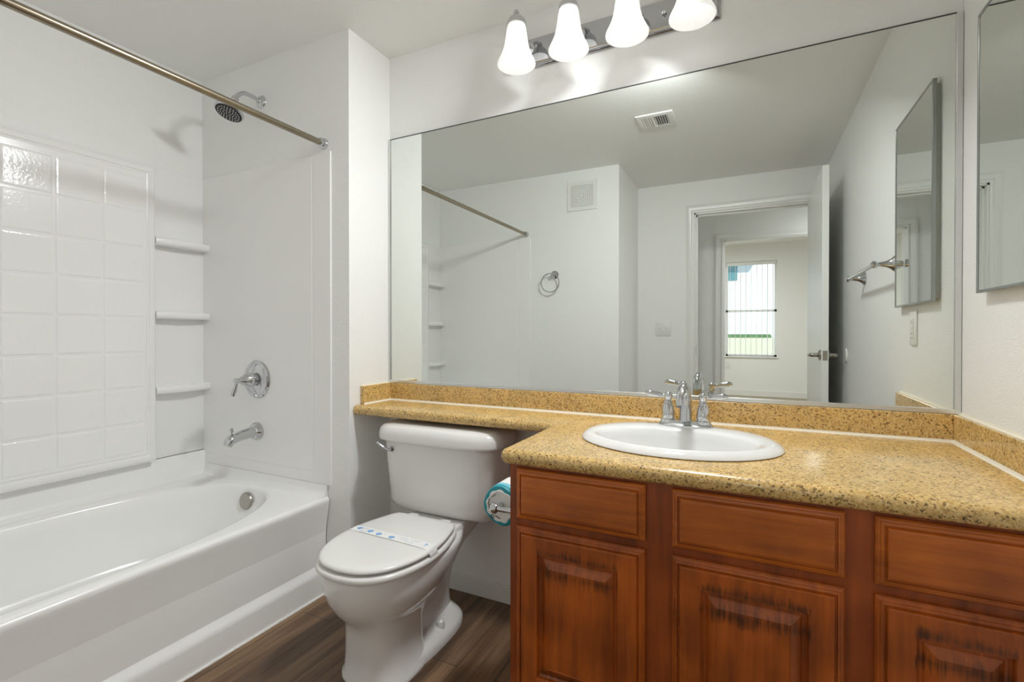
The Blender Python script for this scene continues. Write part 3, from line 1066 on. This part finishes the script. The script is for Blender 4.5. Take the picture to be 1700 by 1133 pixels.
wedge(b, (XL + 0.02, YB - 0.0205, CTZ), (XR - 0.02, YB - 0.0205, CTZ), (0, -1, 0), 0.007)
wedge(b, (XL + 0.0205, SF + 0.045, CTZ), (XL + 0.0205, YB - 0.02, CTZ), (1, 0, 0), 0.007)
wedge(b, (XR - 0.0205, CF + 0.06, CTZ), (XR - 0.0205, YB - 0.02, CTZ), (-1, 0, 0), 0.008)
wedge(b, (XR - 0.0005, CF + 0.06, BS), (XR - 0.0005, YB - 0.002, BS), (-1, 0, 0), 0.008)
wedge(b, (XL + 0.0005, SF + 0.045, BS + 0.002), (XL + 0.0005, YB - 0.002, BS + 0.002), (1, 0, 0), 0.006)
finish('caulk_line', b, M['caulk'], ct)

# ------------------------------------------------------------------ sink and faucet
sk = thing('sink', 'oval white drop-in sink in the granite countertop', 'sink', (SKX, SKY, CTZ))
b = B()
def ov(z, a, bb, cy_=SKY, p=2.0, cx_=SKX):
    return [Vector((cx_ + a * math.cos(2 * PI * i / 72), cy_ + bb * math.sin(2 * PI * i / 72), z)) for i in range(72)]
IY = 1.412
loft(b, [ov(CTZ - 0.004, 0.238, 0.182), ov(CTZ + 0.0005, 0.268, 0.210), ov(CTZ + 0.003, 0.272, 0.214), ov(CTZ + 0.007, 0.270, 0.212), ov(CTZ + 0.013, 0.263, 0.205), ov(CTZ + 0.018, 0.254, 0.197), ov(CTZ + 0.0205, 0.245, 0.189, SKY - 0.003),
         ov(CTZ + 0.0195, 0.226, 0.158, IY + 0.010), ov(CTZ + 0.016, 0.215, 0.146, IY + 0.003), ov(CTZ + 0.008, 0.208, 0.140, IY), ov(CTZ - 0.01, 0.203, 0.136, IY),
         ov(CTZ - 0.05, 0.190, 0.126, IY), ov(CTZ - 0.09, 0.160, 0.106, IY), ov(CTZ - 0.115, 0.115, 0.078, IY), ov(CTZ - 0.127, 0.06, 0.045, IY), ov(CTZ - 0.130, 0.022, 0.022, IY)], False, True)
# outside of the bowl below the counter
loft(b, [ov(CTZ - 0.004, 0.238, 0.182), ov(CTZ - 0.03, 0.225, 0.165, IY + 0.02), ov(CTZ - 0.09, 0.185, 0.13, IY + 0.01), ov(CTZ - 0.14, 0.08, 0.06, IY), ov(CTZ - 0.145, 0.02, 0.02, IY)], False, True)
finish('basin', b, M['sinkwhite'], sk, 60, merge=True)
b = B(); lathe(b, [(0.022, 0), (0.022, 0.003), (0.017, 0.004), (0.015, 0.001), (0.006, 0.002)], (SKX, IY, CTZ - 0.1305), (0, 0, 1), 24)
finish('drain', b, M['chrome'], sk)

FX, FY, FZ = -0.178, 1.598, CTZ + 0.0195
fa_ = thing('faucet', 'chrome two-handle faucet with a curved spout on the sink', 'faucet', (FX, FY, FZ))
b = B()
def stad(z, hw, hd):
    return sup(FX, FY, hw, hd, z, 3.2, 8)
loft(b, [stad(FZ - 0.002, 0.082, 0.030), stad(FZ + 0.004, 0.082, 0.030), stad(FZ + 0.007, 0.078, 0.026), stad(FZ + 0.014, 0.074, 0.022), stad(FZ + 0.018, 0.070, 0.019)])
finish('base_plate', b, M['chrome'], fa_)
b = B()
lathe(b, [(0.019, 0.012), (0.020, 0.018), (0.0185, 0.024), (0.016, 0.028)], (FX, FY, FZ), (0, 0, 1), 24)
tube(b, [(FX, FY, FZ + 0.02), (FX, FY + 0.004, FZ + 0.06), (FX, FY + 0.001, FZ + 0.096), (FX, FY - 0.018, FZ + 0.119), (FX, FY - 0.046, FZ + 0.119), (FX, FY - 0.070, FZ + 0.099), (FX, FY - 0.082, FZ + 0.070)],
     [0.019, 0.0175, 0.017, 0.0175, 0.0185, 0.0195, 0.019], 20)
finish('spout', b, M['chrome'], fa_)
for s in (-1, 1):
    b = B()
    hx_ = FX + s * 0.052
    lathe(b, [(0.023, 0.010), (0.023, 0.018), (0.020, 0.022), (0.0205, 0.030), (0.0185, 0.050), (0.0145, 0.064), (0.0120, 0.069), (0.0145, 0.072), (0.0145, 0.076), (0.010, 0.080), (0.0115, 0.086),
              (0.0140, 0.092), (0.0125, 0.099), (0.007, 0.104), (0.002, 0.105)], (hx_, FY, FZ), (0, 0, 1), 24)
    hd = finish('handle', b, M['chrome'], fa_)
    b = B()
    tube(b, [(hx_, FY, FZ + 0.092), (hx_ + s * 0.016, FY - 0.003, FZ + 0.092), (hx_ + s * 0.034, FY - 0.006, FZ + 0.095), (hx_ + s * 0.056, FY - 0.009, FZ + 0.098), (hx_ + s * 0.070, FY - 0.011, FZ + 0.099)],
         [0.007, 0.0065, 0.0095, 0.011, 0.006], 14)
    finish('lever', b, M['chrome'], hd)

# ------------------------------------------------------------------ toilet paper
TPX, TPZ, TPY = -0.662, 0.610, 1.275
hol = thing('toilet_paper_holder', 'chrome two-post toilet paper holder on the cabinet side', 'paper holder', (CX0, 1.33, TPZ))
for y, ym in ((TPY - 0.03, -1), (TPY + 0.125, 1)):
    b = B()
    lathe(b, [(0.022, 0), (0.022, 0.004), (0.016, 0.012), (0.010, 0.024), (0.008, 0.06), (0.008, 0.078), (0.013, 0.080), (0.0155, 0.086), (0.0155, 0.094), (0.011, 0.101), (0.004, 0.104)], (CX0, y, TPZ + 0.002), (-1, 0, 0), 24)
    finish('post', b, M['chrome'], hol)
b = B(); tube(b, [(TPX, TPY - 0.03, TPZ + 0.002), (TPX, TPY + 0.125, TPZ + 0.002)], 0.009, 14)
finish('roller', b, M['chrome'], hol)
rl = thing('toilet_paper_roll', 'wrapped toilet paper roll with a teal band beside the cabinet', 'toilet paper', (TPX, TPY + 0.05, TPZ))
wob = [1 + 0.03 * math.sin(4 * 2 * PI * i / 40 + 0.6) + random.uniform(-0.012, 0.012) for i in range(40)]
def crump(t, k):
    return wob[int(round(t / (2 * PI) * 40)) % 40]
RR = 0.060
b = B(); lathe(b, [(RR * 0.985, 0.030), (RR * 0.985, 0.100), (RR * 0.9, 0.104), (0.0088, 0.104)], (TPX, TPY, TPZ), (0, 1, 0), 40, cap0=False, wob=crump)
finish('wrapper', b, M['paper'], rl)
b = B(); lathe(b, [(RR * 0.99, 0.012), (RR * 0.995, 0.031)], (TPX, TPY, TPZ), (0, 1, 0), 40, False, False, wob=crump)
finish('light_band', b, M['skyblue'], rl)
b = B(); lathe(b, [(RR * 0.995, 0.013), (RR * 0.985, 0.003), (RR * 0.94, -0.001), (RR * 0.76, -0.003)], (TPX, TPY, TPZ), (0, 1, 0), 40, False, False, wob=crump)
finish('teal_band', b, M['teal'], rl)
b = B()
def folds(t, k):
    return (1 + 0.05 * math.sin(9 * t) * (k == 0)) * (wob[int(round(t / (2 * PI) * 40)) % 40] if k < 2 else 1)
lathe(b, [(RR * 0.79, -0.0035), (RR * 0.72, -0.005), (RR * 0.5, 0.000), (0.0088, 0.003)], (TPX, TPY, TPZ), (0, 1, 0), 40, False, False, wob=folds)
finish('end_fold', b, M['paper'], rl)
b = B()
for ang, r0, ln in ((2.2, 0.036, 0.016), (2.9, 0.040, 0.020), (3.3, 0.038, 0.012), (4.35, 0.034, 0.010), (4.6, 0.036, 0.010)):
    c = Vector((TPX + r0 * math.cos(ang), TPY - 0.005, TPZ + r0 * math.sin(ang)))
    tg = Vector((-math.sin(ang), 0, math.cos(ang)))
    tube(b, [c - tg * ln / 2, c + tg * ln / 2], 0.0011, 6)
torus(b, (TPX - 0.026, TPY - 0.005, TPZ - 0.034), 0.005, 0.0011, (0, 1, 0), 20, 6)
finish('printed_mark', b, M['ink'], rl)

# ------------------------------------------------------------------ wall mirror
mi = thing('wall_mirror', 'wide frameless wall mirror above the vanity in chrome channels', 'mirror', (-0.5, YB, BS + 0.012))
MX0, MX1, MZ0, MZ1 = -1.5165, 0.5275, 0.906, 2.035
b = B()
box(b, MX0, MX1, YB - 0.006, YB - 0.0005, MZ0, MZ1)
for f in b.faces:
    f.normal_update()
    f.material_index = 0 if f.normal.y < -0.9 else 1
finish('mirror_glass', b, [M['mirror'], M['edge']], mi)
b = B()
box(b, MX0 - 0.002, MX1, YB - 0.012, YB, BS + 0.0005, MZ0 + 0.002, 0.001, 1)
box(b, MX1 - 0.001, XR - 0.001, YB - 0.012, YB, BS + 0.0005, MZ1, 0.001, 1)
box(b, XL + 0.0005, MX0 + 0.001, YB - 0.012, YB, BS + 0.003, MZ1, 0.001, 1)
finish('channel', b, M['channel'], mi)
b = B(); box(b, MX0, MX1, YB - 0.0075, YB, MZ1 - 0.001, MZ1 + 0.0022)
finish('top_edge', b, M['edge'], mi)

# ------------------------------------------------------------------ medicine cabinet
mc = thing('medicine_cabinet', 'mirrored medicine cabinet on the right wall', 'medicine cabinet', (XR, 1.41, 1.22))
MXF = 0.521
b = B(); box(b, MXF + 0.010, XR, 1.207, 1.614, 1.238, 1.918)
finish('body', b, M['cabinetwhite'], mc)
b = B()
fy0, fy1, fz0, fz1 = 1.195, 1.627, 1.226, 1.931
w = 0.007
for y0, y1, z0, z1 in ((fy0, fy0 + w, fz0, fz1), (fy1 - w, fy1, fz0, fz1), (fy0 + w, fy1 - w, fz0, fz0 + w), (fy0 + w, fy1 - w, fz1 - w, fz1)):
    box(b, MXF - 0.002, MXF + 0.0095, y0, y1, z0, z1, 0.001, 1)
dfr = finish('door_frame', b, M['cabframe'], mc)
b = B(); box(b, MXF, MXF + 0.006, fy0 + w, fy1 - w, fz0 + w, fz1 - w)
finish('mirror_glass', b, M['mirror'], dfr)

# ------------------------------------------------------------------ vanity light
vl = thing('vanity_light', 'chrome bar light with four ribbed frosted glass bell shades', 'wall light', (-0.49, YB, 2.25))
b = B()
PX0, PX1, PZ0, PZ1 = -0.893, -0.090, 2.196, 2.312
loft(b, [[Vector((x, y, z)) for x, z in ((PX0 + i, PZ0 + i), (PX1 - i, PZ0 + i), (PX1 - i, PZ1 - i), (PX0 + i, PZ1 - i))]
         for i, y in ((0, YB), (0, YB - 0.010), (0.003, YB - 0.013), (0.006, YB - 0.013), (0.008, YB - 0.022), (0.011, YB - 0.026))], False, True)
finish('back_plate', b, M['chrome_plate'], vl)
for x in (-0.690, -0.272):
    b = B(); lathe(b, [(0.004, 0), (0.004, 0.006), (0.008, 0.008), (0.008, 0.012), (0.004, 0.016)], (x, YB - 0.026, 2.255), (0, -1, 0), 16)
    finish('screw_knob', b, M['chrome'], vl)
SY = 1.660
for sx in (-0.795, -0.587, -0.377, -0.167):
    b = B()
    lathe(b, [(0.026, 0), (0.026, 0.005), (0.012, 0.010)], (sx, YB - 0.026, 2.262), (0, -1, 0), 24)
    tube(b, [(sx, YB - 0.03, 2.262), (sx, YB - 0.06, 2.285), (sx, YB - 0.085, 2.318), (sx, SY + 0.022, 2.338), (sx, SY, 2.330), (sx, SY, 2.318)], 0.006, 12)
    arm = finish('lamp_arm', b, M['chrome'], vl)
    b = B()
    lathe(b, [(0.004, 0.062), (0.009, 0.058), (0.011, 0.052), (0.012, 0.044), (0.018, 0.038), (0.026, 0.030), (0.034, 0.020), (0.037, 0.010), (0.0375, 0.0), (0.035, -0.001)], (sx, SY, 2.290), (0, 0, 1), 32)
    finish('socket_cap', b, M['chrome'], arm)
    b = B()
    def rib(t, k):
        return 1 + 0.012 * math.cos(36 * t)
    po = [(0.034, 2.293), (0.036, 2.280), (0.0385, 2.262), (0.0415, 2.240), (0.045, 2.218), (0.051, 2.195), (0.0595, 2.174), (0.067, 2.159), (0.0715, 2.148), (0.072, 2.143)]
    pi_ = [(r - 0.003, z) for r, z in po[::-1]]
    lathe(b, [(r, z - 2.2) for r, z in po + pi_], (sx, SY, 2.2), (0, 0, 1), 144, False, False, wob=rib)
    shd = finish('lamp_shade', b, M['glass'], arm, 60)
    b = B()
    lathe(b, [(0.012, 0.075), (0.013, 0.050), (0.018, 0.036), (0.026, 0.018), (0.029, 0.0), (0.027, -0.013), (0.020, -0.022), (0.010, -0.027), (0.002, -0.028)], (sx, SY, 2.205), (0, 0, 1), 24)
    finish('bulb', b, M['bulb'], arm)
    lt = light('bulb_light', 'POINT', (0, 0, 0), BULB_W, WARM, size=0.03)
    lt.parent = arm
    lt.location = Vector((sx, SY, 2.160)) - ORG[vl.name]

# ------------------------------------------------------------------ small things on the walls
tr = thing('towel_ring', 'chrome towel ring hanging on the wall opposite the mirror', 'towel ring', (-1.414, YO, 1.60))
b = B()
lathe(b, [(0.034, 0), (0.034, 0.005), (0.030, 0.010), (0.020, 0.014), (0.012, 0.024), (0.012, 0.040), (0.016, 0.044), (0.016, 0.054), (0.010, 0.060)], (-1.414, YO, 1.602), (0, 1, 0), 28)
finish('post', b, M['chrome'], tr)
b = B(); torus(b, (-1.437, YO + 0.046, 1.535), 0.075, 0.0048, (0.05, 1, 0.0), 48, 10)
finish('ring', b, M['chrome'], tr)

tb = thing('towel_bar', 'chrome towel bar on the right wall, seen in the mirror', 'towel bar', (XR, 0.8, 1.41))
BZ = 1.412
for y in (0.525, 1.115):
    b = B()
    lathe(b, [(0.035, 0), (0.035, 0.004), (0.030, 0.010), (0.020, 0.020), (0.013, 0.034), (0.010, 0.052), (0.010, 0.062), (0.0145, 0.066), (0.0165, 0.073), (0.0145, 0.081), (0.006, 0.087)], (XR, y, BZ), (-1, 0, 0), 28)
    finish('post', b, M['chrome'], tb)
b = B(); tube(b, [(XR - 0.073, 0.53, BZ), (XR - 0.073, 1.11, BZ)], 0.0085, 16)
finish('bar', b, M['chrome'], tb)

ol = thing('wall_outlet', 'white outlet below the medicine cabinet', 'outlet', (XR, 1.36, 1.145))
b = B(); box(b, XR - 0.006, XR, 1.322, 1.398, 1.082, 1.208, 0.003, 2)
finish('cover_plate', b, M['plastic'], ol)
b = B()
box(b, XR - 0.009, XR - 0.005, 1.343, 1.377, 1.110, 1.180, 0.001, 1)
box(b, XR - 0.0105, XR - 0.008, 1.354, 1.366, 1.138, 1.152, 0.001, 1)
finish('receptacle', b, M['plastic'], ol)
for zc in (1.124, 1.166):
    for dy in (-0.006, 0.006):
        b = B()
        box(b, XR - 0.0094, XR - 0.0088, 1.36 + dy - 0.001, 1.36 + dy + 0.001, zc - 0.004, zc + 0.004)
        finish('socket_slot', b, M['dark'], ol)

sw = thing('light_switch', 'double toggle light switch left of the doorway, in the mirror', 'light switch', (-0.674, YD, 1.168))
b = B(); box(b, -0.738, -0.610, YD, YD + 0.006, 1.105, 1.231, 0.003, 2)
finish('cover_plate', b, M['ivory'], sw)
for x in (-0.699, -0.651):
    b = B()
    box(b, x - 0.005, x + 0.005, YD + 0.004, YD + 0.008, 1.156, 1.180)
    box(b, x - 0.004, x + 0.004, YD + 0.006, YD + 0.017, 1.168, 1.177, 0.001, 1)
    finish('toggle', b, M['ivory'], sw)

fan = thing('exhaust_fan', 'square white exhaust fan grille of concentric slots, high on the wall', 'fan grille', (-1.182, YO, 2.21))
b = B()
gx, gz = -1.182, 2.212
g0 = 0.122
def sqring(bm, r0, r1, y0, y1):
    loft(bm, [[Vector((gx + sx * r, y, gz + sz * r * 0.93)) for sx, sz in ((-1, -1), (1, -1), (1, 1), (-1, 1))] for r, y in ((r0, y0), (r0, y1), (r1, y1), (r1, y0))], False, False)
sqring(b, g0, 0.088, YO, YO + 0.010)
finish('frame', b, M['plastic'], fan)
b = B()
for r in (0.084, 0.070, 0.056, 0.042, 0.028):
    sqring(b, r, r - 0.0095, YO + 0.001, YO + 0.009)
box(b, gx - 0.014, gx + 0.014, YO + 0.001, YO + 0.009, gz - 0.013, gz + 0.013)
finish('grille', b, M['plastic'], fan)
b = B(); box(b, gx - 0.088, gx + 0.088, YO, YO + 0.001, gz - 0.082, gz + 0.082)
finish('backing', b, M['ivory'], fan)

ve = thing('ceiling_vent', 'white louvred air vent in the ceiling, seen in the mirror', 'vent', (-0.505, 0.565, H))
vx0, vx1, vy0, vy1 = -0.615, -0.400, 0.462, 0.672
b = B()
loft(b, [[Vector((vx0 + i, vy0 + i, z)), Vector((vx1 - i, vy0 + i, z)), Vector((vx1 - i, vy1 - i, z)), Vector((vx0 + i, vy1 - i, z))] for i, z in ((0, H), (0.002, H - 0.006), (0.012, H - 0.009), (0.036, H - 0.007), (0.036, H - 0.001))], False, False)
finish('frame', b, M['plastic'], ve)
b = B(); box(b, vx0 + 0.036, vx1 - 0.036, vy0 + 0.036, vy1 - 0.036, H - 0.0012, H - 0.0002)
finish('duct_opening', b, M['dark'], ve)
for i in range(11):
    x = vx0 + 0.043 + i * 0.0129
    lean = -0.006 if i < 5 else 0.005
    b = B()
    loft(b, [[Vector((x - lean, y, H - 0.0015)), Vector((x - lean + 0.0012, y, H - 0.0015)), Vector((x + lean + 0.0012, y, H - 0.0095)), Vector((x + lean, y, H - 0.0095))] for y in (vy0 + 0.034, vy1 - 0.034)])
    finish('louvre', b, M['plastic'], ve)

b = B(); lathe(b, [(0.045, 0), (0.045, 0.003), (0.041, 0.008), (0.010, 0.009)], (XR, -0.01, 0.99), (-1, 0, 0), 32)
recenter(tag(finish('door_stop', b, M['plastic']), 'round white door stop disc on the right wall behind the handle', 'door stop'), (XR, -0.01, 0.99))

# ------------------------------------------------------------------ far room
bo = thing('wall_outlet', 'small outlet low under the far window, seen in the mirror', 'outlet', (-0.345, WY, 0.55))
b = B(); box(b, -0.385, -0.305, WY, WY + 0.006, 0.49, 0.61, 0.003, 2)
finish('cover_plate', b, M['plastic'], bo)
b = B()
box(b, -0.360, -0.330, WY + 0.005, WY + 0.009, 0.505, 0.545, 0.002, 1)
box(b, -0.360, -0.330, WY + 0.005, WY + 0.009, 0.555, 0.595, 0.002, 1)
finish('receptacle', b, M['ivory'], bo)

bl = thing('vertical_blind', 'open vertical blind with thin slats in the far window', 'blind', ((WX0 + WX1) / 2, WY, WZ0))
b = B(); box(b, WX0 + 0.005, WX1 - 0.005, WY - 0.045, WY - 0.002, WZ1 - 0.06, WZ1 - 0.005, 0.003, 1)
finish('head_rail', b, M['plastic'], bl)
for i in range(9):
    x = WX0 + 0.07 + i * 0.0875
    b = B()
    ang = 0.02 + random.uniform(-0.06, 0.06)
    dx, dy = math.sin(ang) * 0.04, math.cos(ang) * 0.022
    loft(b, [[Vector((x - dx - 0.0035, WY - 0.024 - dy, z)), Vector((x - dx + 0.0035, WY - 0.024 - dy, z)), Vector((x + dx + 0.0035, WY - 0.024 + dy, z)), Vector((x + dx - 0.0035, WY - 0.024 + dy, z))] for z in (WZ0 + 0.02, WZ1 - 0.06)])
    finish('slat', b, M['ivory'], bl)

# unseen lamps added to brighten the hall and the far room
def fill_dome(x, y, z, watts, label):
    t = thing('added_ceiling_lamp', label, 'added ceiling lamp', (x, y, z))
    b = B(); lathe(b, [(0.15, 0), (0.15, -0.015), (0.14, -0.02)], (x, y, z), (0, 0, 1), 32)
    finish('rim', b, M['plastic'], t)
    b = B(); lathe(b, [(0.135, -0.02), (0.125, -0.045), (0.095, -0.065), (0.05, -0.077), (0.004, -0.08)], (x, y, z), (0, 0, 1), 32)
    finish('diffuser', b, M['glass'], t)
    lt = light('fill_light', 'AREA', (0, 0, -0.088), watts, WARM, size=0.25)
    lt.data.shape = 'DISK'
    lt.parent = t
# drum lamp added out of view to even out the bathroom light, turned towards the tub
RLX, RLY = -0.26, 1.36
fill_lamp = thing('added_ceiling_lamp', 'white adjustable fill lamp, added unseen above the vanity, turned towards the tub', 'added ceiling lamp', (RLX, RLY, H))
b = B(); lathe(b, [(0.05, 0), (0.05, -0.012), (0.015, -0.014), (0.012, -0.06)], (RLX, RLY, H), (0, 0, 1), 28)
finish('canopy', b, M['plastic'], fill_lamp)
rax = Vector((-0.34, -0.40, -0.86)).normalized()
rc = Vector((RLX, RLY, H - 0.080))
b = B(); lathe(b, [(0.03, -0.03), (0.11, -0.02), (0.125, 0.0), (0.125, 0.02), (0.122, 0.02), (0.115, 0.008)], rc, rax, 36)
finish('drum', b, M['plastic'], fill_lamp)
rl2 = light('fill_light', 'AREA', (0, 0, 0), ROOM_FILL_W, WARM, size=0.23)
rl2.data.shape = 'DISK'
rl2.parent = fill_lamp
rl2.location = rc + rax * 0.022 - ORG[fill_lamp.name]
rl2.rotation_euler = rax.to_track_quat('-Z', 'Y').to_euler()
fill_dome(1.1, -1.40, H, OUTER_FILL_W * 0.45, 'round fill lamp added unseen to the hall outside the bathroom')
fill_dome(-0.4, -4.2, 2.75, OUTER_FILL_W * 2.0, 'round fill lamp added unseen to the far room')

# outdoors beyond the far window
b = B(); box(b, -30, 30, -45, WY - 0.12, -0.5, -0.3)
g = struct('ground', b, M['ground'], 'pale ground outside the far window', 'ground')
hs = thing('neighbouring_house', 'white house with grey roof outside the far window', 'house', (0, -14, -0.3))
b = B(); box(b, -6, 0.10, -18, -14.0, -0.3, 4.2); box(b, 0.10, 6, -18, -14.6, -0.3, 4.9)
finish('wall', b, M['stucco'], hs)
b = B()
box(b, -6.3, 0.25, -18.4, -13.5, 3.65, 4.5)
box(b, 0.2, 6.3, -18.4, -14.2, 4.05, 5.2)
finish('roof', b, M['roof'], hs)
b = B(); box(b, -1.6, -0.35, -14.02, -13.98, 2.9, 3.4)
finish('house_window', b, M['tealglass'], hs)
b = B(); box(b, -6, 6, -11.2, -11.0, -0.3, 1.02)
recenter(tag(finish('garden_wall', b, M['cream']), 'cream garden wall outside the far window', 'wall'), (0, -11.1, -0.3))
b = B()
box(b, -5, 0.55, -11.6, -11.22, -0.3, 1.12, 0.05, 2)
recenter(tag(finish('hedge', b, M['hedge']), 'trimmed green hedge showing above the cream garden wall', 'hedge'), (-2.2, -11.4, -0.3))
